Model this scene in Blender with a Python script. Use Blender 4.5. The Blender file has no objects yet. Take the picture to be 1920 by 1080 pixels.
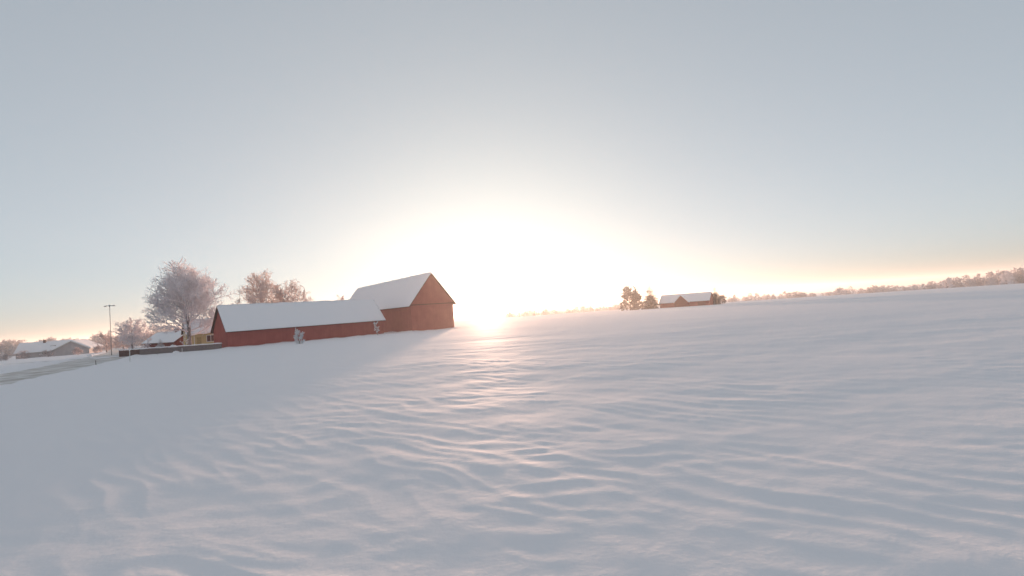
import bpy, math, random
import numpy as np
from mathutils import Matrix, Vector

scene = bpy.context.scene
COL = scene.collection

# ----------------------------------------------------------------- camera, sky, sun, exposure
CAM_H = 3.3
ROLL, PITCH = math.atan(0.0724), math.atan(40.0 / 960.0)
SUN_AZ, SUN_EL = math.radians(-2.9), math.radians(1.3)      # azimuth from +Y towards +X

cam = bpy.data.cameras.new('camera')
cam.sensor_width = 36.0
cam.lens = 18.0
cam.clip_start = 0.1
cam.clip_end = 20000
cam_o = bpy.data.objects.new('camera', cam)
COL.objects.link(cam_o)
fwd = Vector((0, math.cos(PITCH), math.sin(PITCH)))
up0 = Vector((0, -math.sin(PITCH), math.cos(PITCH)))
r0 = Vector((1, 0, 0))
rgt = r0 * math.cos(ROLL) - up0 * math.sin(ROLL)
upv = up0 * math.cos(ROLL) + r0 * math.sin(ROLL)
m = Matrix((rgt, upv, -fwd)).transposed().to_4x4()
m.translation = (0, 0, CAM_H)
cam_o.matrix_world = m
scene.camera = cam_o

world = bpy.data.worlds.new('World')
scene.world = world
world.use_nodes = True
nt = world.node_tree
sky = nt.nodes.new('ShaderNodeTexSky')
sky.sky_type = 'NISHITA'
sky.sun_disc = False
sky.sun_elevation = SUN_EL
sky.sun_rotation = SUN_AZ
sky.air_density = 0.5
sky.dust_density = 1.2
sky.ozone_density = 3.0
hs = nt.nodes.new('ShaderNodeHueSaturation')
hs.inputs['Saturation'].default_value = 0.62
gm = nt.nodes.new('ShaderNodeGamma')
gm.inputs['Gamma'].default_value = 0.36
bg = nt.nodes['Background']
bg.inputs['Strength'].default_value = 0.15
nt.links.new(sky.outputs[0], hs.inputs['Color'])
nt.links.new(hs.outputs[0], gm.inputs['Color'])
tn = nt.nodes.new('ShaderNodeMix')
tn.data_type = 'RGBA'
tn.blend_type = 'MULTIPLY'
tn.inputs['Factor'].default_value = 1.0
nt.links.new(gm.outputs[0], tn.inputs[6])
tn.inputs[7].default_value = (0.965, 1.0, 0.955, 1)
nt.links.new(tn.outputs[2], bg.inputs['Color'])

sun = bpy.data.lights.new('sun', 'SUN')
sun.energy = 3.0
sun.angle = math.radians(2.5)
sun.color = (1.0, 0.61, 0.42)
sun_o = bpy.data.objects.new('sun', sun)
COL.objects.link(sun_o)
to_sun = Vector((math.sin(SUN_AZ) * math.cos(SUN_EL), math.cos(SUN_AZ) * math.cos(SUN_EL), math.sin(SUN_EL)))
sun_o.rotation_euler = to_sun.to_track_quat('Z', 'Y').to_euler()

scene.view_settings.view_transform = 'Standard'
scene.view_settings.look = 'None'
scene.view_settings.gamma = 1.0
scene.view_settings.use_curve_mapping = False
scene.view_settings.exposure = 1.81
scene.render.engine = 'CYCLES'
scene.render.filter_size = 1.9
cy = scene.cycles
cy.use_denoising = True
cy.max_bounces = 8
cy.diffuse_bounces = 5
cy.volume_bounces = 1
cy.transmission_bounces = 4
cy.transparent_max_bounces = 8
cy.sample_clamp_indirect = 6.0

# ----------------------------------------------------------------- helpers
rng = np.random.default_rng(11)


def ss(a, b, t):
    u = np.clip((t - a) / (b - a), 0, 1)
    return u * u * (3 - 2 * u)


_perm = np.random.default_rng(3).permutation(512)
_perm = np.concatenate([_perm, _perm])
_ga = np.random.default_rng(5).uniform(0, 2 * math.pi, 512)


def perlin(x, y, seed=0):
    x = np.asarray(x, float) + 37.7 * seed
    y = np.asarray(y, float) - 19.3 * seed
    xi = np.floor(x).astype(int)
    yi = np.floor(y).astype(int)
    xf, yf = x - xi, y - yi
    xi &= 511
    yi &= 511

    def gr(ix, iy, dx, dy):
        a = _ga[_perm[_perm[ix & 511] + (iy & 511)] & 511]
        return np.cos(a) * dx + np.sin(a) * dy
    u = xf ** 3 * (xf * (xf * 6 - 15) + 10)
    v = yf ** 3 * (yf * (yf * 6 - 15) + 10)
    a = gr(xi, yi, xf, yf) * (1 - u) + gr(xi + 1, yi, xf - 1, yf) * u
    b = gr(xi, yi + 1, xf, yf - 1) * (1 - u) + gr(xi + 1, yi + 1, xf - 1, yf - 1) * u
    return (a * (1 - v) + b * v) * 1.5


def raw_mesh(name, verts, faces, smooth=False):
    """faces: (N,k) int array, all of one size"""
    me = bpy.data.meshes.new(name)
    verts = np.ascontiguousarray(verts, dtype=np.float32)
    faces = np.ascontiguousarray(faces, dtype=np.int32)
    n, k = faces.shape
    me.vertices.add(len(verts))
    me.vertices.foreach_set('co', verts.ravel())
    me.loops.add(n * k)
    me.loops.foreach_set('vertex_index', faces.ravel())
    me.polygons.add(n)
    me.polygons.foreach_set('loop_start', np.arange(0, n * k, k, dtype=np.int32))
    me.polygons.foreach_set('loop_total', np.full(n, k, dtype=np.int32))
    if smooth:
        me.polygons.foreach_set('use_smooth', np.ones(n, dtype=bool))
    me.update(calc_edges=True)
    me.validate()
    return me


def link(name, me, mat=None, parent=None, loc=None):
    o = bpy.data.objects.new(name, me)
    COL.objects.link(o)
    if mat is not None and me is not None:
        me.materials.append(mat)
    if parent is not None:
        o.parent = parent
    if loc is not None:
        o.location = loc
    return o


def tag(o, label=None, cat=None, group=None, kind=None):
    if label:
        o['label'] = label
    if cat:
        o['category'] = cat
    if group:
        o['group'] = group
    if kind:
        o['kind'] = kind
    return o


def thing(name, loc, label, cat, rotz=0.0, group=None):
    o = bpy.data.objects.new(name, None)
    COL.objects.link(o)
    o.empty_display_size = 0.5
    o.location = loc
    o.rotation_euler = (0, 0, rotz)
    return tag(o, label, cat, group)


class MB:
    """collects polygons into one mesh"""

    def __init__(self):
        self.v, self.f = [], []

    def poly(self, pts):
        n = len(self.v)
        self.v += [tuple(p) for p in pts]
        self.f.append(tuple(range(n, n + len(pts))))

    def box(self, x0, x1, y0, y1, z0, z1):
        n = len(self.v)
        self.v += [(x, y, z) for z in (z0, z1) for y in (y0, y1) for x in (x0, x1)]
        self.f += [tuple(n + i for i in q) for q in
                   ((0, 2, 3, 1), (4, 5, 7, 6), (0, 1, 5, 4), (2, 6, 7, 3), (0, 4, 6, 2), (1, 3, 7, 5))]

    def prism(self, prof, x0, x1):
        """profile in (y,z), extruded along x"""
        n = len(self.v)
        k = len(prof)
        self.v += [(x0, y, z) for y, z in prof] + [(x1, y, z) for y, z in prof]
        self.f.append(tuple(n + i for i in range(k)))
        self.f.append(tuple(n + k + i for i in reversed(range(k))))
        for i in range(k):
            j = (i + 1) % k
            self.f.append((n + j, n + i, n + k + i, n + k + j))

    def tube(self, p0, p1, r0, r1, k=8):
        p0, p1 = Vector(p0), Vector(p1)
        d = (p1 - p0).normalized()
        a = d.cross(Vector((0.3, 1, 0.2))).normalized()
        b = d.cross(a)
        n = len(self.v)
        for p, r in ((p0, r0), (p1, r1)):
            for i in range(k):
                t = 2 * math.pi * i / k
                self.v.append(tuple(p + (a * math.cos(t) + b * math.sin(t)) * r))
        for i in range(k):
            j = (i + 1) % k
            self.f.append((n + i, n + j, n + k + j, n + k + i))
        self.f.append(tuple(n + i for i in reversed(range(k))))
        self.f.append(tuple(n + k + i for i in range(k)))

    def build(self, name, mat, parent=None, smooth=False, bevel=0.0):
        me = bpy.data.meshes.new(name)
        me.from_pydata(self.v, [], self.f)
        if smooth:
            for p in me.polygons:
                p.use_smooth = True
        me.update()
        o = link(name, me, mat, parent)
        if bevel:
            b = o.modifiers.new('bevel', 'BEVEL')
            b.width = bevel
            b.segments = 2
        return o


# ----------------------------------------------------------------- materials
def new_mat(name):
    mt = bpy.data.materials.new(name)
    mt.use_nodes = True
    return mt, mt.node_tree, mt.node_tree.nodes['Principled BSDF']


def noise_mat(name, c0, c1, scale=3.0, rough=0.8, detail=5.0, stretch=None, bump=0.0, bscale=30.0, spec=0.3, lo=0.35, hi=0.65):
    mt, t, b = new_mat(name)
    tc = t.nodes.new('ShaderNodeTexCoord')
    mp = t.nodes.new('ShaderNodeMapping')
    if stretch:
        mp.inputs['Scale'].default_value = stretch
    t.links.new(tc.outputs['Object'], mp.inputs['Vector'])
    nz = t.nodes.new('ShaderNodeTexNoise')
    nz.inputs['Scale'].default_value = scale
    nz.inputs['Detail'].default_value = detail
    t.links.new(mp.outputs[0], nz.inputs['Vector'])
    cr = t.nodes.new('ShaderNodeValToRGB')
    cr.color_ramp.elements[0].color = (*c0, 1)
    cr.color_ramp.elements[1].color = (*c1, 1)
    cr.color_ramp.elements[0].position = lo
    cr.color_ramp.elements[1].position = hi
    t.links.new(nz.outputs['Fac'], cr.inputs['Fac'])
    t.links.new(cr.outputs['Color'], b.inputs['Base Color'])
    b.inputs['Roughness'].default_value = rough
    b.inputs['Specular IOR Level'].default_value = spec
    if bump:
        n2 = t.nodes.new('ShaderNodeTexNoise')
        n2.inputs['Scale'].default_value = bscale
        n2.inputs['Detail'].default_value = 4
        t.links.new(mp.outputs[0], n2.inputs['Vector'])
        bp = t.nodes.new('ShaderNodeBump')
        bp.inputs['Strength'].default_value = 0.6
        bp.inputs['Distance'].default_value = bump
        t.links.new(n2.outputs['Fac'], bp.inputs['Height'])
        t.links.new(bp.outputs[0], b.inputs['Normal'])
    return mt


def board_mat(name, c0, c1, board=0.18):
    """painted vertical boards: colour drifts board by board, thin recessed joints"""
    mt, t, b = new_mat(name)
    tc = t.nodes.new('ShaderNodeTexCoord')
    sep = t.nodes.new('ShaderNodeSeparateXYZ')
    t.links.new(tc.outputs['Object'], sep.inputs[0])
    add = t.nodes.new('ShaderNodeMath')
    add.operation = 'ADD'
    t.links.new(sep.outputs['X'], add.inputs[0])
    t.links.new(sep.outputs['Y'], add.inputs[1])
    dv = t.nodes.new('ShaderNodeMath')
    dv.operation = 'DIVIDE'
    dv.inputs[1].default_value = board
    t.links.new(add.outputs[0], dv.inputs[0])
    fl = t.nodes.new('ShaderNodeMath')
    fl.operation = 'FLOOR'
    t.links.new(dv.outputs[0], fl.inputs[0])
    wn = t.nodes.new('ShaderNodeTexWhiteNoise')
    wn.noise_dimensions = '1D'
    t.links.new(fl.outputs[0], wn.inputs['W'])
    nz = t.nodes.new('ShaderNodeTexNoise')
    nz.inputs['Scale'].default_value = 0.7
    nz.inputs['Detail'].default_value = 6
    t.links.new(tc.outputs['Object'], nz.inputs['Vector'])
    mx = t.nodes.new('ShaderNodeMath')
    mx.operation = 'MULTIPLY_ADD'
    mx.inputs[1].default_value = 0.16
    t.links.new(wn.outputs['Value'], mx.inputs[0])
    t.links.new(nz.outputs['Fac'], mx.inputs[2])
    cr = t.nodes.new('ShaderNodeValToRGB')
    cr.color_ramp.elements[0].color = (*c0, 1)
    cr.color_ramp.elements[1].color = (*c1, 1)
    cr.color_ramp.elements[0].position = 0.3
    cr.color_ramp.elements[1].position = 0.9
    t.links.new(mx.outputs[0], cr.inputs['Fac'])
    t.links.new(cr.outputs['Color'], b.inputs['Base Color'])
    fr = t.nodes.new('ShaderNodeMath')
    fr.operation = 'FRACT'
    t.links.new(dv.outputs[0], fr.inputs[0])
    gt = t.nodes.new('ShaderNodeMath')
    gt.operation = 'GREATER_THAN'
    gt.inputs[1].default_value = 0.1
    t.links.new(fr.outputs[0], gt.inputs[0])
    bp = t.nodes.new('ShaderNodeBump')
    bp.inputs['Distance'].default_value = 0.02
    t.links.new(gt.outputs[0], bp.inputs['Height'])
    t.links.new(bp.outputs[0], b.inputs['Normal'])
    b.inputs['Roughness'].default_value = 0.85
    b.inputs['Specular IOR Level'].default_value = 0.2
    return mt


def snow_mat(name, bump=0.016, tint=(0.98, 0.94, 0.94)):
    mt, t, b = new_mat(name)
    tc = t.nodes.new('ShaderNodeTexCoord')
    n1 = t.nodes.new('ShaderNodeTexNoise')
    n1.inputs['Scale'].default_value = 7.0
    n1.inputs['Detail'].default_value = 5
    n1.inputs['Roughness'].default_value = 0.6
    t.links.new(tc.outputs['Object'], n1.inputs['Vector'])
    bp = t.nodes.new('ShaderNodeBump')
    bp.inputs['Strength'].default_value = 0.5
    bp.inputs['Distance'].default_value = bump
    t.links.new(n1.outputs['Fac'], bp.inputs['Height'])
    t.links.new(bp.outputs[0], b.inputs['Normal'])
    n2 = t.nodes.new('ShaderNodeTexNoise')
    n2.inputs['Scale'].default_value = 0.35
    n2.inputs['Detail'].default_value = 4
    t.links.new(tc.outputs['Object'], n2.inputs['Vector'])
    cr = t.nodes.new('ShaderNodeValToRGB')
    cr.color_ramp.elements[0].color = (tint[0] * .96, tint[1] * .96, tint[2] * .97, 1)
    cr.color_ramp.elements[1].color = (*tint, 1)
    t.links.new(n2.outputs['Fac'], cr.inputs['Fac'])
    t.links.new(cr.outputs['Color'], b.inputs['Base Color'])
    b.inputs['Roughness'].default_value = 0.8
    b.inputs['IOR'].default_value = 1.31
    b.inputs['Specular IOR Level'].default_value = 0.1
    return mt


def frost_mat(name, c0, c1, trans=0.35):
    """hoar frost on thin twigs: pale, lets a little light through"""
    mt, t, b = new_mat(name)
    tc = t.nodes.new('ShaderNodeTexCoord')
    nz = t.nodes.new('ShaderNodeTexNoise')
    nz.inputs['Scale'].default_value = 0.9
    nz.inputs['Detail'].default_value = 6
    nz.inputs['Roughness'].default_value = 0.65
    t.links.new(tc.outputs['Object'], nz.inputs['Vector'])
    cr = t.nodes.new('ShaderNodeValToRGB')
    cr.color_ramp.elements[0].color = (*c0, 1)
    cr.color_ramp.elements[1].color = (*c1, 1)
    cr.color_ramp.elements[0].position = 0.32
    cr.color_ramp.elements[1].position = 0.62
    t.links.new(nz.outputs['Fac'], cr.inputs['Fac'])
    df = t.nodes.new('ShaderNodeBsdfDiffuse')
    tr = t.nodes.new('ShaderNodeBsdfTranslucent')
    mx = t.nodes.new('ShaderNodeMixShader')
    mx.inputs[0].default_value = trans
    t.links.new(cr.outputs['Color'], df.inputs['Color'])
    t.links.new(cr.outputs['Color'], tr.inputs['Color'])
    t.links.new(df.outputs[0], mx.inputs[1])
    t.links.new(tr.outputs[0], mx.inputs[2])
    t.links.new(mx.outputs[0], t.nodes['Material Output'].inputs['Surface'])
    t.nodes.remove(b)
    return mt


M_SNOW = snow_mat('snow_field')
M_ROOFSNOW = snow_mat('roof_snow', 0.02)
M_RED = board_mat('red_boards', (0.34, 0.08, 0.07), (0.44, 0.118, 0.104))
M_RED2 = board_mat('dark_red_boards', (0.17, 0.040, 0.034), (0.25, 0.064, 0.054))
M_YELLOW = board_mat('yellow_boards', (0.50, 0.36, 0.17), (0.60, 0.45, 0.24), 0.15)
M_HAZEDGREY = board_mat('hazed_grey_boards', (0.44, 0.39, 0.39), (0.54, 0.49, 0.48))  # village wall grey lightened: distance haze is put into the colour
M_TRIM = noise_mat('white_paint', (0.66, 0.63, 0.58), (0.78, 0.76, 0.72), 4)
M_ROOF = noise_mat('dark_roof', (0.05, 0.04, 0.038), (0.09, 0.07, 0.06), 6)
M_REDTRIM = noise_mat('weathered_red_trim', (0.11, 0.03, 0.026), (0.18, 0.05, 0.04), 5)
M_GLASS = noise_mat('window_glass', (0.02, 0.022, 0.025), (0.03, 0.03, 0.035), 2, rough=0.08, spec=0.6)
M_WALLGREY = noise_mat('grey_fence_wood', (0.15, 0.115, 0.11), (0.25, 0.20, 0.195), 2.5, stretch=(1, 1, 6), bump=0.01)
M_WALLBROWN = noise_mat('brown_fence_wood', (0.09, 0.05, 0.045), (0.15, 0.085, 0.075), 2.5, stretch=(1, 1, 6), bump=0.01)
M_ROAD = noise_mat('packed_snow_road', (0.54, 0.48, 0.44), (0.86, 0.83, 0.81), 0.35, stretch=(1, 1, 1), bump=0.03, bscale=6, lo=0.38, hi=0.66)
M_METAL = noise_mat('galvanised_metal', (0.28, 0.27, 0.27), (0.36, 0.35, 0.35), 6, rough=0.5)
M_WOODPOST = noise_mat('old_post_wood', (0.12, 0.09, 0.07), (0.2, 0.16, 0.13), 6, stretch=(4, 4, 0.6))
M_BARK = noise_mat('frosted_bark', (0.12, 0.09, 0.085), (0.36, 0.32, 0.32), 3.5, stretch=(1, 1, 0.4), bump=0.02)
M_FROST = frost_mat('hoar_frost', (0.94, 0.88, 0.90), (0.98, 0.955, 0.97), 0.42)
M_FROSTPINK = frost_mat('hoar_frost_thin', (0.72, 0.62, 0.61), (0.92, 0.84, 0.83), 0.5)
M_FROSTWHITE = frost_mat('hoar_frost_thick', (0.88, 0.88, 0.90), (0.95, 0.95, 0.97), 0.35)
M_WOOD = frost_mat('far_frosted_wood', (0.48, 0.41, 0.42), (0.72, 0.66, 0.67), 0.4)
M_FROSTDARK = frost_mat('thin_frost_on_dark_twigs', (0.26, 0.20, 0.18), (0.46, 0.38, 0.37), 0.15)
M_CONIFER = frost_mat('snowy_needles', (0.07, 0.07, 0.06), (0.42, 0.39, 0.39), 0.2)

# ----------------------------------------------------------------- ground
# the road is a polyline on the ground
ROAD = np.array([(-22, -12), (-40, 26), (-52, 50), (-62, 70), (-74, 90), (-90, 114), (-112, 146), (-150, 196), (-210, 262)], float)
ROAD_HALF = 4.6
SIDE = np.array([(-83, 101), (-104, 106), (-150, 112), (-230, 110)], float)
SIDE_HALF = 2.4


def poly_dist(x, y, pl):
    best = np.full(np.shape(x), 1e9)
    for (ax, ay), (bx, by) in zip(pl[:-1], pl[1:]):
        dx, dy = bx - ax, by - ay
        t = np.clip(((x - ax) * dx + (y - ay) * dy) / (dx * dx + dy * dy), 0, 1)
        best = np.minimum(best, np.hypot(x - ax - t * dx, y - ay - t * dy))
    return best


def smooth_line(pl, n=10):
    out = []
    P = np.vstack([2 * pl[0] - pl[1], pl, 2 * pl[-1] - pl[-2]])
    for i in range(1, len(P) - 2):
        for k in range(n):
            t = k / n
            a, b, c, d = P[i - 1], P[i], P[i + 1], P[i + 2]
            out.append(0.5 * ((2 * b) + (c - a) * t + (2 * a - 5 * b + 4 * c - d) * t * t + (3 * b - a - 3 * c + d) * t ** 3))
    out.append(pl[-1])
    return np.array(out)


ROAD_S = smooth_line(ROAD, 6)
SIDE_S = smooth_line(SIDE, 5)


def base_z(x, y):
    r = np.hypot(x, y)
    return (-0.6 * ss(60, 200, r) - 1.2 * ss(150, 300, r) - 9 * ss(300, 800, r) - 20 * ss(900, 4000, r))


def ridged(n):
    return (1 - np.minimum(np.abs(n) * 1.25, 1)) ** 1.6


def drift_z(x, y):
    """wind-carved snow: long low crests running away to the left, with smaller ones crossing them"""
    r = np.hypot(x, y)
    u = -0.72 * x + 0.69 * y
    v = 0.69 * x + 0.72 * y
    wv = v + 0.55 * perlin(x / 6.5, y / 6.5, 1) + 0.22 * perlin(x / 2.3, y / 2.3, 2)
    wu = u + 1.2 * perlin(x / 5.0, y / 5.0, 3)
    a = ridged(perlin(wu / 4.2, wv / 0.74, 4)) * np.clip(0.5 + 0.9 * perlin(x / 7, y / 7, 5), 0.05, 1)
    u2, v2 = 0.97 * x - 0.24 * y, 0.24 * x + 0.97 * y
    b = ridged(perlin((u2 + wv * .2) / 3.0, (v2 + 0.4 * perlin(x / 2, y / 2, 6)) / 0.6, 7))
    mb = ss(-0.1, 0.45, perlin(x / 6, y / 6, 8))
    c = perlin(x / 0.9, y / 0.6, 9)
    e = perlin(x / 0.35, y / 0.35, 15)
    z = 0.030 * a + 0.017 * b * mb + 0.007 * c + 0.0025 * e + 0.02 * perlin(x / 3.1, y / 2.2, 12)
    z = z * (1 - 0.5 * ss(40, 90, r)) * (1 - ss(250, 400, r))
    z = z + (0.05 * perlin(x / 13, y / 9, 10) + 0.10 * perlin(x / 40, y / 30, 11)) * ss(6, 30, r) * (1 - .5 * ss(60, 110, r))
    return z


WALL_LONG = np.array([(-59.6, 101.8), (-53.7, 95.9), (-30.6, 119.7)])
WALL_TALL = np.array([(-53.7, 160.0), (-23.7, 118.7), (-14.7, 125.2)])


def ground_z(x, y):
    x = np.asarray(x, float)
    y = np.asarray(y, float)
    z = base_z(x, y) + drift_z(x, y)
    for pl, hgt in ((WALL_LONG, 0.30), (WALL_TALL, 0.35)):
        d = poly_dist(x, y, pl)
        z = z + hgt * np.exp(-d / 1.3) * (0.7 + 0.7 * perlin(x / 4, y / 4, 17))
    for pl, hw, bank in ((ROAD_S, ROAD_HALF, 0.32), (SIDE_S, SIDE_HALF, 0.2)):
        d = poly_dist(x, y, pl)
        flat = 1 - ss(hw - 0.3, hw + 3.5, d)
        z = z * (1 - flat) + (base_z(x, y) - 0.06) * flat
        z = z - 0.14 * (1 - ss(hw - 0.5, hw + 0.1, d))
        z = z + bank * np.exp(-((d - hw - 1.1) / 0.8) ** 2) * (0.6 + 0.7 * perlin(x / 3, y / 3, 14))
    return z


def gz(x, y):
    return float(ground_z(np.array([x]), np.array([y]))[0])


ang = np.radians(np.concatenate([np.arange(-64, 64, 0.165), np.arange(64, 296, 4.0)]))
rad = np.concatenate([np.geomspace(1.2, 320, 560), np.geomspace(326, 4200, 90)])
A, Rr = np.meshgrid(ang, rad)
GX, GY = Rr * np.sin(A), Rr * np.cos(A)
GZ = ground_z(GX, GY)
nr, na = GX.shape
idx = np.arange(nr * na).reshape(nr, na)
nx = np.roll(idx, -1, axis=1)
quads = np.stack([idx[:-1], idx[1:], nx[1:], nx[:-1]], -1).reshape(-1, 4)
verts = np.stack([GX, GY, GZ], -1).reshape(-1, 3)
# close the middle under the camera
verts = np.vstack([verts, [[0, 0, float(GZ[0].mean())]]])
cap = np.stack([np.full(na, len(verts) - 1), idx[0], nx[0], nx[0]], -1)
me = raw_mesh('ground', verts, quads, smooth=True)
ground = link('ground', me, M_SNOW)
tag(ground, 'wind-rippled snow covering the whole field', 'snow field', kind='structure')


def strip(name, pl, half, mat, zoff, label):
    d = np.gradient(pl, axis=0)
    d /= np.linalg.norm(d, axis=1)[:, None]
    nrm = np.stack([-d[:, 1], d[:, 0]], -1)
    offs = np.linspace(-half, half, 13)
    pts = pl[:, None, :] + nrm[:, None, :] * offs[None, :, None]
    z = base_z(pts[..., 0], pts[..., 1]) - 0.06 + zoff
    ruts = -0.035 * (np.exp(-((np.abs(offs) - 0.95) / 0.35) ** 2) + np.exp(-((np.abs(offs) - 2.7) / 0.4) ** 2))
    z = z + ruts[None, :]
    v = np.concatenate([pts, z[..., None]], -1).reshape(-1, 3)
    n, k = pts.shape[:2]
    ii = np.arange(n * k).reshape(n, k)
    q = np.stack([ii[:-1, :-1], ii[1:, :-1], ii[1:, 1:], ii[:-1, 1:]], -1).reshape(-1, 4)
    o = link(name, raw_mesh(name, v, q, True), mat)
    return tag(o, label, 'road', kind='structure')


strip('road', ROAD_S, ROAD_HALF, M_ROAD, 0.0, 'grey-brown road with packed snow at the left edge')
strip('road', SIDE_S, SIDE_HALF, M_ROAD, -0.01, 'narrow side road leading off left past the snowbank')


# ----------------------------------------------------------------- buildings
def roof_snow(name, L, W, hw, hr, ov, ovx, thick, mat, parent, seed=0, n=(60, 10)):
    """snow blanket on a gable roof: rounded lip at eaves and verges, slightly uneven"""
    half = W / 2 + ov
    slope = (hr - hw) / (W / 2)
    nx_, ny_ = n
    xs = np.concatenate([[-ovx - .04], np.linspace(-ovx, L + ovx, nx_), [L + ovx + .04]])
    ts = np.concatenate([[-1.012], np.linspace(-1, 1, 2 * ny_ + 1), [1.012]])
    X, T = np.meshgrid(xs, ts)
    Y = T * half
    zr = hr + 0.10 - np.abs(Y) * slope
    edge = np.minimum(np.minimum(X - (-ovx - .04), (L + ovx + .04) - X), (1.012 - np.abs(T)) * half)
    th = thick * np.clip(np.sqrt(np.clip(edge, 0, .35) / .35), 0, 1)
    th = th * (1 + 0.4 * perlin(X / 2.2 + seed * 7, Y / 1.6, 20)) + 0.03 * perlin(X / .8, Y / .8 + seed, 21)
    soft = 0.12 * np.exp(-(Y / 0.5) ** 2)
    Z = zr + np.maximum(th, 0.0) - soft
    Yc = W / 2 + Y
    k = X.shape
    top = np.stack([X, Yc, Z], -1).reshape(-1, 3)
    bot = np.stack([X, Yc, zr + 0.01], -1).reshape(-1, 3)
    ii = np.arange(k[0] * k[1]).reshape(k)
    q = np.stack([ii[:-1, :-1], ii[:-1, 1:], ii[1:, 1:], ii[1:, :-1]], -1).reshape(-1, 4)
    off = k[0] * k[1]
    loop = np.concatenate([ii[0, :-1], ii[:-1, -1], ii[-1, :0:-1], ii[:0:-1, 0]])
    l2 = np.roll(loop, -1)
    side = np.stack([loop + off, l2 + off, l2, loop], -1)
    return link(name, raw_mesh(name, np.vstack([top, bot]), np.vstack([q, side]), True), mat, parent)


def gable_house(root, L, W, hw, hr, wall_mat, trim_mat, ov=0.5, ovx=0.4, snow=0.28, seed=0, base=-1.0, names=('wall', 'gable_wall'), roof_mat=M_ROOF):
    """local frame: x along the ridge from 0 to L, y across from 0 (front) to W"""
    t = 0.18
    slope = (hr - hw) / (W / 2)
    for y0 in (0, W - t):
        mb = MB()
        mb.box(t + .003, L - t - .003, y0, y0 + t, base, hw - 0.02)
        mb.build(names[0], wall_mat, root)
    for x0 in (0, L - t):
        mb = MB()
        mb.prism([(0, base), (W, base), (W, hw), (W / 2, hr - 0.02), (0, hw)], x0, x0 + t)
        mb.build(names[1], wall_mat, root)
    # roof deck
    mb = MB()
    z_e = hw - ov * slope
    mb.prism([(-ov, z_e), (W / 2, hr), (W + ov, z_e), (W + ov, z_e + .11), (W / 2, hr + .11), (-ov, z_e + .11)], -ovx, L + ovx)
    roof = mb.build('roof', roof_mat, root)
    roof_snow('snow_layer', L, W, hw + .02, hr + .02, ov, ovx, snow, M_ROOFSNOW, roof, seed)
    # verge boards
    for x0 in (-ovx - 0.035, L + ovx + 0.003):
        for s in (0, 1):
            mb = MB()
            y_e = -ov if s == 0 else W + ov
            mb.prism([(y_e, z_e - .14), (W / 2, hr - .14), (W / 2, hr + .10), (y_e, z_e + .10)] if s == 0 else
                     [(W / 2, hr - .14), (y_e, z_e - .14), (y_e, z_e + .10), (W / 2, hr + .10)], x0, x0 + 0.03)
            mb.build('verge_board', trim_mat, root)
    for y0 in (-ov - 0.033, W + ov + .003):
        mb = MB()
        mb.box(-ovx, L + ovx, y0, y0 + .03, z_e - .06, z_e + .10)
        mb.build('eave_board', trim_mat, root)
    return roof


def az_rot(az):            # local +x along azimuth az
    return math.pi / 2 - az


# long low barn
LB = dict(x=-53.7, y=95.9, az=math.radians(44.1), L=33.2, W=8.4, hw=3.55, hr=8.1)
long_barn = thing('long_barn', (LB['x'], LB['y'], -0.15), 'long low red barn with a plain snow-covered roof', 'barn', az_rot(LB['az']))
gable_house(long_barn, LB['L'], LB['W'], LB['hw'], LB['hr'], M_RED, M_REDTRIM, 0.5, 0.4, 0.30, 1)

# tall barn: local x runs from the near gable away to the back left; mirrored so that the front wall is y = 0
BB_AZ = math.radians(-36.0)
BB = dict(L=51.0, W=11.1, hw=6.85, hr=13.75)
# place with the ridge running from the far end to the near gable: origin at the far front corner
ax_, ay_ = math.sin(BB_AZ), math.cos(BB_AZ)
far = (-23.7 + ax_ * BB['L'], 118.7 + ay_ * BB['L'])
tall_barn = thing('tall_barn', (far[0], far[1], -0.45), 'tall red barn with steep snowy roof, its gable beside the sun', 'barn',
                  az_rot(BB_AZ) + math.pi)
gable_house(tall_barn, BB['L'], BB['W'], BB['hw'], BB['hr'], M_RED, M_REDTRIM, 0.6, 0.5, 0.32, 2)
mb = MB()
mb.box(BB['L'] + .003, BB['L'] + .05, 0.0, BB['W'], BB['hw'] - .55, BB['hw'] - .3)
mb.build('gable_band', M_REDTRIM, tall_barn)


def window(root, x0, x1, z0, z1, y, n=2):
    fr = MB()
    w = 0.10
    for a, b_, c, d in ((x0, x1, z0, z0 + w), (x0, x1, z1 - w, z1)):
        fr.box(a, b_, y - .06, y, c, d)
    for k in range(n + 1):
        xc = x0 + (x1 - x0) * k / n
        xa = min(max(xc - w / 2, x0), x1 - w)
        fr.box(xa, xa + w, y - .058, y - .002, z0 + w, z1 - w)
    f = fr.build('window', M_TRIM, root)
    for k in range(n):
        a = x0 + (x1 - x0) * k / n + w * .5
        b_ = x0 + (x1 - x0) * (k + 1) / n - w * .5
        g = MB()
        g.box(a, b_, y - .03, y - .01, z0 + w, z1 - w)
        g.build('pane', M_GLASS, f)


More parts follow.
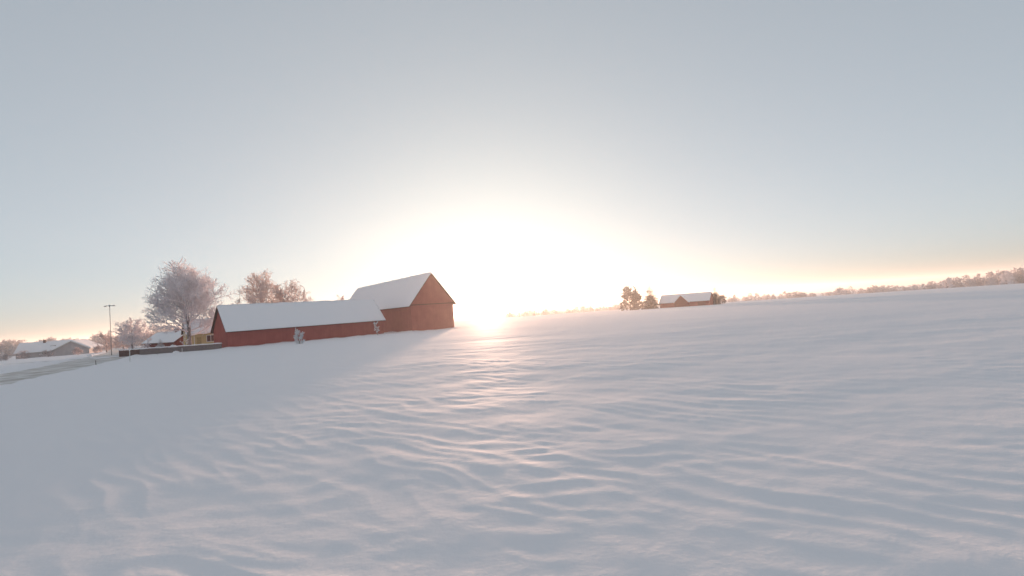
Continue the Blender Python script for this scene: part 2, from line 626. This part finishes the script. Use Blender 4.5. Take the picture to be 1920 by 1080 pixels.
# yellow house behind the fence
yh = thing('yellow_house', (-75.0, 117.6, -0.4), 'yellow wooden house with white window frame behind the big frosted tree', 'house', math.radians(40))
gable_house(yh, 10.5, 7.0, 3.7, 6.6, M_YELLOW, M_TRIM, 0.4, 0.4, 0.3, 3)
window(yh, 3.7, 5.5, 1.25, 2.85, 0, 2)
mb = MB()
mb.box(1.75, 2.65, -.05, -.003, 0, 2.5)
door = mb.build('door', noise_mat('ochre_door', (0.34, 0.22, 0.09), (0.42, 0.29, 0.13), 5), yh)
mb = MB()
mb.box(2.48, 2.56, -.10, -.053, 1.1, 1.2)
mb.build('handle', M_METAL, door)
for a, b_ in ((-.03, .14), (10.36, 10.53), (1.2, 1.32)):
    mb = MB()
    mb.box(a, b_, -.04, -.004, -.6, 3.35)
    mb.build('corner_board', M_TRIM, yh)

# red house further back
rx, ry = -83.2 - -97.6, 127.6 - 137.0
rl = math.hypot(rx, ry)
rh = thing('red_house', (-97.6, 135.0, -0.55), 'dark red house with snowy roof and bare gable beyond the garden fence', 'house', math.atan2(ry, rx))
gable_house(rh, rl, 6.5, 2.1, 4.3, M_RED2, M_REDTRIM, 0.5, 0.3, 0.28, 4)
mb = MB()
mb.box(11.0, 11.7, 2.6, 3.3, 3.2, 5.1)
chim = mb.build('chimney', M_RED2, rh)
mb = MB()
mb.box(10.95, 11.75, 2.55, 3.35, 5.1, 5.28)
mb.build('snow_cap', M_ROOFSNOW, chim, bevel=.05)

# village houses at the far left
va = thing('white_roofed_house', (-173.5, 178.0, -1.5), 'low village house under a broad snowy roof at the far left', 'house', math.radians(24))
gable_house(va, 14.5, 8.0, 2.2, 5.2, M_HAZEDGREY, M_TRIM, .5, .4, .3, 5)
mb = MB()
mb.box(6.5, 7.2, 3.0, 3.7, 4.0, 6.0)
mb.build('chimney', M_WALLBROWN, va)
mb = MB()
mb.box(9.0, 10.6, 1.35, 1.95, 3.05, 3.75)
mb.build('roof_window', M_ROOF, va)
window(va, 2.0, 3.6, .8, 1.9, 0, 2)
window(va, 7.0, 8.6, .8, 1.9, 0, 2)
vb = thing('grey_gabled_house', (-144.2, 173.5, -1.3), 'grey house with its dark gable end facing the field, left of the pole', 'house', math.radians(112))
gable_house(vb, 12.0, 9.6, 2.1, 4.7, M_HAZEDGREY, M_TRIM, .6, .4, .32, 6)

# distant farm on the right
fa = (77.6, 272.0)
fb = (97.9, 256.5)
fL = math.hypot(fb[0] - fa[0], fb[1] - fa[1])
farm = thing('distant_farmhouse', (fa[0], fa[1], -1.85), 'distant red farm building with snowy roof and a front gable between trees', 'farm building',
             math.atan2(fb[1] - fa[1], fb[0] - fa[0]))
gable_house(farm, fL, 8.0, 2.9, 6.6, M_RED, M_REDTRIM, .5, .4, .3, 7)
# front wing with its gable towards the field
wing = MB()
x0, x1 = fL * .33, fL * .61
xm = (x0 + x1) / 2
n = len(wing.v)
wing.v += [(x0, -1.6, -1), (x1, -1.6, -1), (x1, -1.6, 2.5), (xm, -1.6, 6.0), (x0, -1.6, 2.5),
           (x0, -.003, -1), (x1, -.003, -1), (x1, -.003, 2.5), (xm, 3.4, 6.0), (x0, -.003, 2.5)]
wing.f += [(0, 1, 2, 3, 4), (1, 6, 7, 2), (0, 4, 9, 5)]
wg = wing.build('front_wing', M_RED2, farm)
ws = MB()
for s in (0, 1):
    xe = x0 - .35 if s == 0 else x1 + .35
    ze = 2.5 - .35 * 3.5 / (xm - x0)
    ws.poly([(xe, -2.0, ze + .12), (xm, -2.0, 6.12), (xm, 3.9, 6.12), (xe, 0.3, ze + .12)])
    ws.poly([(xe, -2.0, ze + .36), (xm, -2.0, 6.38), (xm, 3.9, 6.38), (xe, 0.3, ze + .36)])
    ws.poly([(xe, -2.0, ze + .12), (xm, -2.0, 6.12), (xm, -2.0, 6.38), (xe, -2.0, ze + .36)])
    ws.poly([(xe, -2.0, ze + .12), (xe, 0.3, ze + .12), (xe, 0.3, ze + .36), (xe, -2.0, ze + .36)])
ws.build('wing_roof_snow', M_ROOFSNOW, wg)
mb = MB()
mb.box(fL * .78, fL * .93, -.06, -.003, -.6, 2.2)
mb.build('barn_door', M_RED2, farm)

# ----------------------------------------------------------------- garden fence
fx0, fy0, fx1, fy1 = -75.7, 98.0, -54.6, 95.2
fl = math.hypot(fx1 - fx0, fy1 - fy0)
fence = thing('garden_fence', (fx0, fy0, -0.3), 'long low grey board fence with snow along its top, ending at the long barn', 'fence', math.atan2(fy1 - fy0, fx1 - fx0))
nb = 5
for k in range(nb):
    a, b_ = fl * k / nb, fl * (k + 1) / nb
    dz = 0.0
    o = None
    mb = MB()
    mb.box(a + .06, b_ - .06, 0, .08, -.5, 1.12)
    mb.build('fence_panel', M_WALLBROWN if k == 0 else M_WALLGREY, fence)
for k in range(nb + 1):
    a = fl * k / nb
    mb = MB()
    mb.box(a - .055, a + .055, -.03, .11, -.5, 1.17)
    mb.build('post', M_WALLBROWN if k < 2 else M_WALLGREY, fence)
xs = np.linspace(-.1, fl + .1, 90)
prof = [(-.09, .955), (-.10, 1.04), (-.03, 1.12), (.11, 1.12), (.18, 1.04), (.17, .955)]
V = []
for x in xs:
    k = 1 + .35 * float(perlin(x / 1.4, 3.0, 30))
    V += [(x, y, 1.173 + (z - .955) * k) for y, z in prof]
V = np.array(V)
np_ = len(prof)
Fq = []
for i in range(len(xs) - 1):
    for j in range(np_):
        jn = (j + 1) % np_
        Fq.append((i * np_ + j, i * np_ + jn, (i + 1) * np_ + jn, (i + 1) * np_ + j))
link('snow_cap', raw_mesh('snow_cap', V, np.array(Fq), True), M_ROOFSNOW, fence)


# ----------------------------------------------------------------- trees
def tubes(name, segs, k=4):
    """segs: (N,8) p0 p1 r0 r1 -> prisms"""
    S = np.asarray(segs, float)
    p0, p1, ra, rb = S[:, 0:3], S[:, 3:6], S[:, 6], S[:, 7]
    d = p1 - p0
    d /= np.maximum(np.linalg.norm(d, axis=1), 1e-6)[:, None]
    ref = np.where(np.abs(d[:, 2:3]) > .9, np.array([[1., 0, 0]]), np.array([[0, 0, 1.]]))
    a = np.cross(d, ref)
    a /= np.linalg.norm(a, axis=1)[:, None]
    b = np.cross(d, a)
    N = len(S)
    V = np.zeros((N, 2, k, 3))
    for i in range(k):
        t = 2 * math.pi * i / k
        e = a * math.cos(t) + b * math.sin(t)
        V[:, 0, i] = p0 + e * ra[:, None]
        V[:, 1, i] = p1 + e * rb[:, None]
    base = np.arange(N)[:, None] * 2 * k
    F = []
    for i in range(k):
        j = (i + 1) % k
        F.append(np.concatenate([base + i, base + j, base + k + j, base + k + i], 1))
    return raw_mesh(name, V.reshape(-1, 3), np.concatenate(F, 0))


def unit(v):
    return v / (np.linalg.norm(v) + 1e-9)


def grow(seed, H, W_, clear, counts, r0, up=(0.02, 0.08, 0.05, 0.02, 0.0), ratio=(0.55, 0.5, 0.48, 0.45),
         twig_r=0.022, lean=(0, 0), angle=(48, 46, 46, 50), low=0.2, lump=0.22, a0=80, a1=34, stem=0.64, fork=0.12):
    """branches fill a lumpy crown W_ wide that reaches from 'clear' up to H"""
    R_ = random.Random(seed)
    out = {0: [], 1: [], 2: [], 3: [], 4: [], 5: []}
    maxl = len(counts)
    cz, rz_, rx_ = (H + clear) / 2, (H - clear) / 2, W_ / 2
    lob_d = np.array([unit(np.array([R_.gauss(0, 1), R_.gauss(0, 1), R_.gauss(0, .8)])) for _ in range(22)])
    lob_w = np.array([R_.uniform(-1, 1) for _ in range(22)])
    rad3 = np.array([rx_, rx_, rz_])
    ctr = np.array([lean[0] * cz, lean[1] * cz, cz])

    def rnd():
        return np.array([R_.gauss(0, 1), R_.gauss(0, 1), R_.gauss(0, 1)])

    def inside(p):
        q = (p - ctr) / rad3
        l = math.sqrt(float(q @ q)) + 1e-6
        m_ = float((np.abs(q) ** 2.5).sum()) ** .4
        c = np.maximum(lob_d @ (q / l) - .75, 0)
        k = 1.0 + lump * 4 * float(c @ lob_w)
        return m_ / min(max(k, 1 - .55 * lump), 1 + .6 * lump)

    def reach(p, d, lim):
        st = lim / 24
        best = 0.0
        for i in range(1, 25):
            if inside(p + d * (i * st)) < 1:
                best = i * st
        return best

    def branch(p, d, length, r, lvl):
        nseg = (6, 5, 4, 3, 2, 2)[lvl]
        rend = max(r * (0.35 if lvl else 0.30), twig_r * .6)
        pts = [p]
        dirs = [d]
        for i in range(nseg):
            d = unit(d + rnd() * (0.05, 0.10, 0.15, 0.2, 0.24, .25)[lvl] + np.array([0, 0, up[min(lvl, len(up) - 1)]]))
            p2 = p + d * length / nseg
            ra = r + (rend - r) * i / nseg
            rb = r + (rend - r) * (i + 1) / nseg
            out[lvl].append((*p, *p2, ra, rb))
            p = p2
            pts.append(p)
            dirs.append(d)
        if lvl >= maxl:
            return
        nchild = counts[lvl]
        f0 = fork if lvl == 0 else low
        for c in range(nchild):
            f = f0 + (1 - f0) * (c + R_.uniform(.1, .9)) / nchild
            q = f * nseg
            i = min(int(q), nseg - 1)
            pp = pts[i] + (pts[i + 1] - pts[i]) * (q - i)
            dd = dirs[min(i + 1, nseg)]
            s = unit(np.cross(dd, rnd()))
            if lvl == 0:
                t = (f - f0) / (1 - f0)
                an = math.radians((a0 + (a1 - a0) * t) * R_.uniform(.85, 1.12))
                az = c * 2.39996 + R_.uniform(-.4, .4)
                s = np.array([math.cos(az), math.sin(az), 0])
                nd = unit(dd * math.cos(an) + s * math.sin(an))
                ll = max(.12 * W_, reach(pp, nd, max(W_, H)) * R_.uniform(.72, 1.0))
            else:
                an = math.radians(angle[min(lvl, len(angle) - 1)] * R_.uniform(.6, 1.25))
                nd = unit(dd * math.cos(an) + s * math.sin(an))
                ll = length * ratio[min(lvl - 1, len(ratio) - 1)] * R_.uniform(.65, 1.2) * (1.2 - .5 * f)
                if inside(pp + nd * ll) > 1.08:
                    ll *= .55
            branch(pp, nd, ll, max(r * (0.42 if lvl == 0 else .5), twig_r), lvl + 1)

    d0 = unit(np.array([lean[0], lean[1], 1.0]))
    branch(np.array([0, 0, -0.4]), d0, H * stem + .4, r0, 0)
    return out


def frost_tree(name, x, y, label, seed, H, W_, clear, counts, r0, mat=None, group=None, cat='tree', zoff=0.0, wood=1, **kw):
    root = thing(name, (x, y, gz(x, y) + zoff), label, cat, rotz=kw.pop('rot', 0.0), group=group)
    o = grow(seed, H, W_, clear, counts, r0, **kw)
    tr = [s for l in range(0, wood) for s in o[l]]
    cr = [s for l in range(wood, 6) for s in o[l]]
    link('trunk', tubes('trunk', tr, 6), M_BARK, root)
    link('crown', tubes('crown', cr, 3), mat or M_FROST, root)
    return root


frost_tree('frosted_tree', -66.0, 104.0, 'biggest frosted tree, its wide white crown rising over the yellow house', 5, 16.4, 16.4, 2.4,
           (26, 11, 8, 7), .45, twig_r=.029, lump=.3, fork=.3, a0=72)
frost_tree('frosted_tree', -82.1, 110.0, 'small rounded frosted tree behind the left end of the garden fence', 8, 8.4, 7.6, -2.0,
           (18, 8, 7, 6), .2, twig_r=.026, lump=.3, fork=.14, a0=70)
frost_tree('frosted_tree', -72.4, 150.0, 'tall pinkish frosted birch rising behind the long barn', 21, 19.8, 11.5, 2.0,
           (24, 9, 8, 6), .36, mat=M_FROSTPINK, twig_r=.032, up=(.02, .12, .04, -.06, -.06), lump=.4, fork=.3)
frost_tree('frosted_tree', -66.3, 153.0, 'lower pinkish frosted tree behind the long barn, right of the taller birch', 22, 17.8, 11.5, 2.0,
           (24, 9, 8, 6), .3, mat=M_FROSTPINK, twig_r=.032, up=(.02, .12, .04, -.04, -.05), lump=.4, fork=.3)
frost_tree('frosted_tree', -76.8, 140.5, 'frosted treetop showing just left of the thin mast', 23, 12.9, 6.0, 1.0,
           (12, 7, 6, 5), .25, mat=M_FROSTPINK, twig_r=.03, lump=.4)
frost_tree('frosted_tree', -54.4, 166.0, 'small frosted treetop peeping out where the two barn roofs meet', 24, 14.2, 7.0, 1.0,
           (12, 7, 6, 5), .25, mat=M_FROSTPINK, twig_r=.03, lump=.4)
frost_tree('frosted_tree', -66.2, 102.6, 'thin frosted garden tree in front of the red gable', 25, 3.6, 1.7, .9,
           (10, 5, 4), .06, mat=M_FROSTWHITE, twig_r=.022, lump=.3)

# saplings before the long barn
frost_tree('frosted_sapling', -39.0, 93.0, 'bushy frosted sapling with bent white tip against the middle of the long barn', 31, 2.2, 2.2, -1.2,
           (20, 9, 6), .07, mat=M_FROSTWHITE, twig_r=.045, cat='sapling', lean=(-.1, 0), stem=1.3, lump=.4, fork=.06)
frost_tree('frosted_sapling', -29.6, 111.0, 'spindly frosted sapling leaning left at the right end of the long barn', 32, 2.9, 1.5, .5,
           (12, 5, 4), .07, mat=M_FROSTWHITE, twig_r=.05, lean=(-.26, 0), cat='sapling', stem=.98, lump=.6)

# trees by the village
for (x, y, H, sp, sd, lab) in (
        (-171.5, 168.0, 8.0, 7.0, 41, 'round hazy frosted tree at the far left edge of the field'),
        (-177.0, 172.0, 6.6, 7.0, 42, 'broad hazy frosted tree cut off by the left picture edge'),
        (-131.5, 165.0, 5.8, 6.4, 43, 'soft pinkish frosted tree just left of the tall pole'),
        (-124.5, 163.0, 6.0, 6.8, 44, 'soft pinkish frosted tree just right of the tall pole'),
        (-118.0, 166.0, 5.2, 5.6, 45, 'low frosted tree half hidden behind the small rounded tree')):
    frost_tree('village_tree', x, y, lab, sd, H, sp, -H * .4, (12, 7, 6, 5), .2, mat=M_FROSTPINK, twig_r=.035, group='trees by the village houses', lump=.4)
for k, (x, y, H, sp, lab) in enumerate((
        (-163.0, 164.0, 2.0, 3.0, 'low frosted bush below the left end of the broad snowy roof'),
        (-156.0, 163.0, 2.2, 3.4, 'frosted bush below the middle of the broad snowy roof'),
        (-149.5, 164.0, 1.9, 3.2, 'frosted bush between the two village houses'),
        (-136.5, 160.0, 2.1, 4.0, 'frosted bush right of the grey gabled house'),
        (-127.0, 156.0, 1.8, 4.0, 'low frosted bush below the trees at the tall pole'),
        (-169.5, 161.0, 2.3, 4.0, 'frosted bush by the far left tree'))):
    frost_tree('frosted_bush', x, y, lab, 60 + k, H, sp, -H * .8, (16, 8, 5), .06, mat=M_FROSTPINK, twig_r=.04, group='bushes before the village houses',
               cat='bush', lump=.4)

# garden shrubs behind the fence
def snow_lump(name, x, y, rx_, ry_, rz_, label, cat, seed, mat):
    nu, nv = 28, 12
    u = np.linspace(0, 2 * math.pi, nu, endpoint=False)
    v = np.linspace(0, math.pi / 2, nv)
    U, Vv = np.meshgrid(u, v)
    k = 1 + .16 * perlin(U * 1.6 + seed, Vv * 3.2, 40) + .07 * perlin(U * 5 + seed, Vv * 8, 41)
    # keep the seam closed
    w_ = ss(0, .8, np.minimum(U, 2 * math.pi - U))
    k = 1 + (k - 1) * w_
    X = rx_ * np.cos(U) * np.cos(Vv) * k
    Y = ry_ * np.sin(U) * np.cos(Vv) * k
    Z = rz_ * np.sin(Vv) * k - .15
    ii = np.arange(nu * nv).reshape(nv, nu)
    q = np.stack([ii[:-1], np.roll(ii, -1, 1)[:-1], np.roll(ii, -1, 1)[1:], ii[1:]], -1).reshape(-1, 4)
    o = link(name, raw_mesh(name, np.stack([X, Y, Z], -1).reshape(-1, 3), q, True), mat, None, (x, y, gz(x, y)))
    return tag(o, label, cat)


snow_lump('snowy_shrub', -67.6, 101.3, 1.25, .8, 1.5, 'rounded snow-covered shrub showing over the fence top', 'shrub', 1, M_ROOFSNOW)
snow_lump('snow_mound', -98.5, 118.5, .7, .5, .75, 'small bright snow mound beside the road', 'snow mound', 5, M_ROOFSNOW)
snow_lump('snow_mound', -62.6, 94.6, .7, .4, .45, 'little snow mound at the foot of the garden fence', 'snow mound', 7, M_ROOFSNOW)


def spruce(name, x, y, label, seed, H, W_, group=None, white=False, cat='tree', droop=.35, thick=1.0):
    R_ = random.Random(seed)
    root = thing(name, (x, y, gz(x, y)), label, cat, group=group)
    tr, cr = [], []
    tr.append((0, 0, -.4, 0, 0, H, max(.03, H * .013), .015))
    z = H * .08
    while z < H * .985:
        t = z / H
        ln = W_ * (1 - t) ** .8 * R_.uniform(.7, 1.18) + .05
        nb_ = 7 if t < .8 else 5
        off = R_.uniform(0, 6.28)
        for k in range(nb_):
            a = off + 2 * math.pi * k / nb_ + R_.uniform(-.2, .2)
            l_ = ln * R_.uniform(.7, 1.15)
            d = np.array([math.cos(a), math.sin(a), -droop + .5 * t])
            d = unit(d)
            p = np.array([0, 0, z])
            e = p + d * l_
            w_ = max(.035, l_ * .05) * thick
            cr.append((*p, *e, w_, w_ * .5))
            side = np.array([-math.sin(a), math.cos(a), 0])
            ntw = max(3, int(l_ / (.2 if H < 5 else .32)))
            for j in range(ntw):
                f = (j + .6) / ntw
                q = p + d * l_ * f
                for s in (-1, 1):
                    tl = l_ * .42 * (1.1 - f) + .12
                    td = unit(d * .7 + side * s * .75 + np.array([0, 0, -.25 + R_.uniform(-.15, .1)]))
                    cr.append((*q, *(q + td * tl), w_ * .9, w_ * .3))
        z += H * .052 * R_.uniform(.85, 1.15)
    link('trunk', tubes('trunk', tr, 6), M_BARK, root)
    link('crown', tubes('crown', cr, 3), M_FROSTWHITE if white else M_CONIFER, root)
    return root


spruce('snowy_spruce', -71.7, 103.6, 'small cone-shaped spruce loaded with snow behind the garden fence', 71, 2.7, 1.25, white=True)
frost_tree('farm_tree', 62.3, 275.0, 'round bushy frosted tree left of the distant farm', 72, 12.0, 11.5, -5.0, (18, 8, 7, 6), .3, mat=M_FROSTDARK, twig_r=.12, lump=.2, fork=.05, a0=88)
frost_tree('farm_tree', 67.0, 279.0, 'frosted tree filling the gap between the round tree and the spruce', 73, 9.8, 8.5, -5.0, (16, 8, 6, 5), .25, mat=M_FROSTDARK, twig_r=.13, lump=.2, fork=.05, a0=88)
spruce('tall_spruce', 72.4, 270.5, 'taller ragged spruce beside the left end of the distant farm', 74, 13.0, 5.2, thick=2.0)
spruce('low_spruce', 103.6, 263.0, 'pointed spruce at the right end of the distant farm', 75, 9.0, 3.6, thick=2.0)
frost_tree('farm_tree', 107.2, 263.0, 'low frosted bush right of the pointed spruce at the farm', 76, 4.8, 6.0, -2.5, (14, 8, 6), .15, mat=M_FROSTDARK, twig_r=.08, cat='bush', fork=.05)


# ----------------------------------------------------------------- far woods (read as one mass)
def wood(name, line, label, seed, dens, mat=M_WOOD, hr=(.55, 1.12)):
    """line: list of (x, y, tree height); a belt of trees made of many small twig faces"""
    r_ = np.random.default_rng(seed)
    P = np.array(line, float)
    tri = []
    for (a, b_) in zip(P[:-1], P[1:]):
        ln = np.hypot(*(b_ - a)[:2])
        nt_ = max(2, int(ln * dens))
        dirv = (b_ - a)[:2] / ln
        nrm = np.array([-dirv[1], dirv[0]])
        for i in range(nt_):
            t = r_.random()
            q = a + (b_ - a) * t
            c = q[:2] + nrm * r_.normal(0, 9)
            h = q[2] * r_.uniform(*hr) * (0.93 + 0.42 * float(perlin(c[0] / 38.0, c[1] / 38.0, seed)))
            w_ = h * r_.uniform(.28, .45)
            z0 = float(base_z(c[0], c[1]))
            nf = 150
            # points in a lumpy crown
            th = r_.uniform(0, 2 * math.pi, nf)
            zz = r_.random(nf)
            rr = w_ * np.sqrt(r_.random(nf)) * np.sin(np.pi * np.clip(zz * .85 + .12, 0, 1)) ** .6
            pos = np.stack([c[0] + rr * np.cos(th), c[1] + rr * np.sin(th), z0 + h * (.05 + .95 * zz)], -1)
            d1 = r_.normal(size=(nf, 3)) * h * .075
            d2 = r_.normal(size=(nf, 3)) * h * .075
            tri.append(np.stack([pos, pos + d1, pos + d2], 1))
    T = np.concatenate(tri, 0)
    V = T.reshape(-1, 3)
    F = np.arange(len(V)).reshape(-1, 3)
    o = link(name, raw_mesh(name, V, F), mat)
    return tag(o, label, 'woodland', kind='stuff')


wood('far_wood', [(-10, 640, 8.5), (60, 640, 8.8), (124, 620, 7.8), (200, 610, 8.0), (262, 600, 8.2), (336, 600, 8.6), (424, 600, 9.0),
                  (430, 555, 10.5), (470, 520, 12.0), (530, 490, 15.0), (620, 470, 16.5)],
     'long hazy band of frosted woodland along the horizon on the right', 80, .95)
wood('far_wood', [(-640, 500, 18), (-470, 505, 17), (-403, 505, 16.5), (-330, 520, 16.5), (-260, 560, 15), (-190, 600, 13)],
     'hazy dark woodland along the horizon behind the village', 81, .8, hr=(.8, 1.03))
# nearer pale trees standing out of the belt on the right
for k, (x, y, H, sp, lab) in enumerate((
        (398.0, 470.0, 11.5, 5.6, 'pale pinkish round tree standing before the far wood'),
        (445.0, 462.0, 14.0, 6.4, 'pale tree before the far wood near the right edge'),
        (322.0, 505.0, 8.5, 5.0, 'low pale tree before the far wood at its thinner part'))):
    frost_tree('pale_tree', x, y, lab, 90 + k, H, sp * 1.8, -4.0, (14, 8, 6, 4), .25, mat=M_FROST, twig_r=.1, group='pale trees before the far wood')

# ----------------------------------------------------------------- poles and posts
px_, py_ = -90.6, 115.0
pole = thing('utility_pole', (px_, py_, gz(px_, py_)), 'tall thin grey pole with a short crossbar on top', 'pole')
mb = MB()
mb.tube((0, 0, -.6), (0, 0, 11.2), .085, .055, 10)
mb.build('shaft', M_METAL, pole, smooth=True)
mb = MB()
mb.box(-1.15, 1.15, -.06, .06, 11.2, 11.32)
cb = mb.build('crossbar', M_METAL, pole)
for s in (-1, 1):
    mb = MB()
    mb.box(s * 1.0 - .28, s * 1.0 + .28, -.12, .12, 11.1, 11.197)
    mb.build('lamp_head', M_METAL, pole, bevel=.02)
mb = MB()
mb.tube((0, 0, 11.0), (0, 0, 11.45), .13, .10, 10)
mb.build('cap', M_METAL, pole)

mx_, my_ = -74.6, 140.0
mast = thing('mast', (mx_, my_, gz(mx_, my_)), 'thin bare mast rising behind the left half of the long barn', 'mast')
mb = MB()
mb.tube((0, 0, -.5), (0, 0, 15.3), .09, .04, 8)
mb.build('shaft', M_METAL, mast, smooth=True)
mb = MB()
mb.tube((0, 0, 15.3), (0, 0, 15.45), .08, .05, 8)
mb.build('finial', M_METAL, mast)

for (x, y, h, r, lab, m_, c_) in (
        (-52.9, 70.3, 1.5, .05, 'pale marker post standing in the snow before the fence', M_TRIM, True),
        (-52.4, 64.0, .55, .04, 'short dark stick in the snow near the road', M_WOODPOST, False),
        (-63.9, 91.5, .45, .035, 'short stick in the snow below the middle of the fence', M_WOODPOST, False),
        (-60.2, 92.6, .62, .05, 'short snow-topped stub by the right half of the fence', M_TRIM, True)):
    p_ = thing('marker_post', (x, y, gz(x, y)), lab, 'post', group='marker posts in the snow')
    mb = MB()
    mb.tube((0, 0, -.3), (random.Random(int(h * 100)).uniform(-.04, .04), 0, h), r, r * .85, 8)
    mb.build('stake', m_, p_, smooth=True)
    if c_:
        mb = MB()
        mb.tube((0, 0, h - .01), (0, 0, h + .07), r * 1.5, r * .8, 8)
        mb.build('snow_cap', M_ROOFSNOW, p_, smooth=True)
for (x, y, h, lab) in ((4.4, 420.0, 11.2, 'faint far post nearest to the sun on the horizon'),
                       (17.7, 440.0, 9.6, 'faint short far post, middle one right of the sun'),
                       (21.5, 440.0, 11.6, 'faint far post, the one farthest right of the sun')):
    p_ = thing('far_post', (x, y, gz(x, y)), lab, 'post', group='far posts right of the sun')
    mb = MB()
    mb.tube((0, 0, -.5), (0, 0, h), .22, .16, 8)
    mb.build('shaft', M_WOODPOST, p_)
    mb = MB()
    mb.box(-.9, .9, -.08, .08, h - .9, h - .7)
    mb.build('crossarm', M_WOODPOST, p_)

# ----------------------------------------------------------------- haze
mb = MB()
mb.box(-4400, 4400, -4400, 4400, -33.0, 21.0)
haze_m = bpy.data.materials.new('haze_air')
haze_m.use_nodes = True
ht = haze_m.node_tree
ht.nodes.remove(ht.nodes['Principled BSDF'])
pv = ht.nodes.new('ShaderNodeVolumePrincipled')
pv.inputs['Color'].default_value = (0.98, 0.95, 0.90, 1)
pv.inputs['Density'].default_value = 0.0004
pv.inputs['Anisotropy'].default_value = 0.6
pv.inputs['Density Attribute'].default_value = ''
ht.links.new(pv.outputs[0], ht.nodes['Material Output'].inputs['Volume'])
haze = mb.build('haze', haze_m)
tag(haze, 'thin frosty haze lying over the whole field', 'haze', kind='stuff')
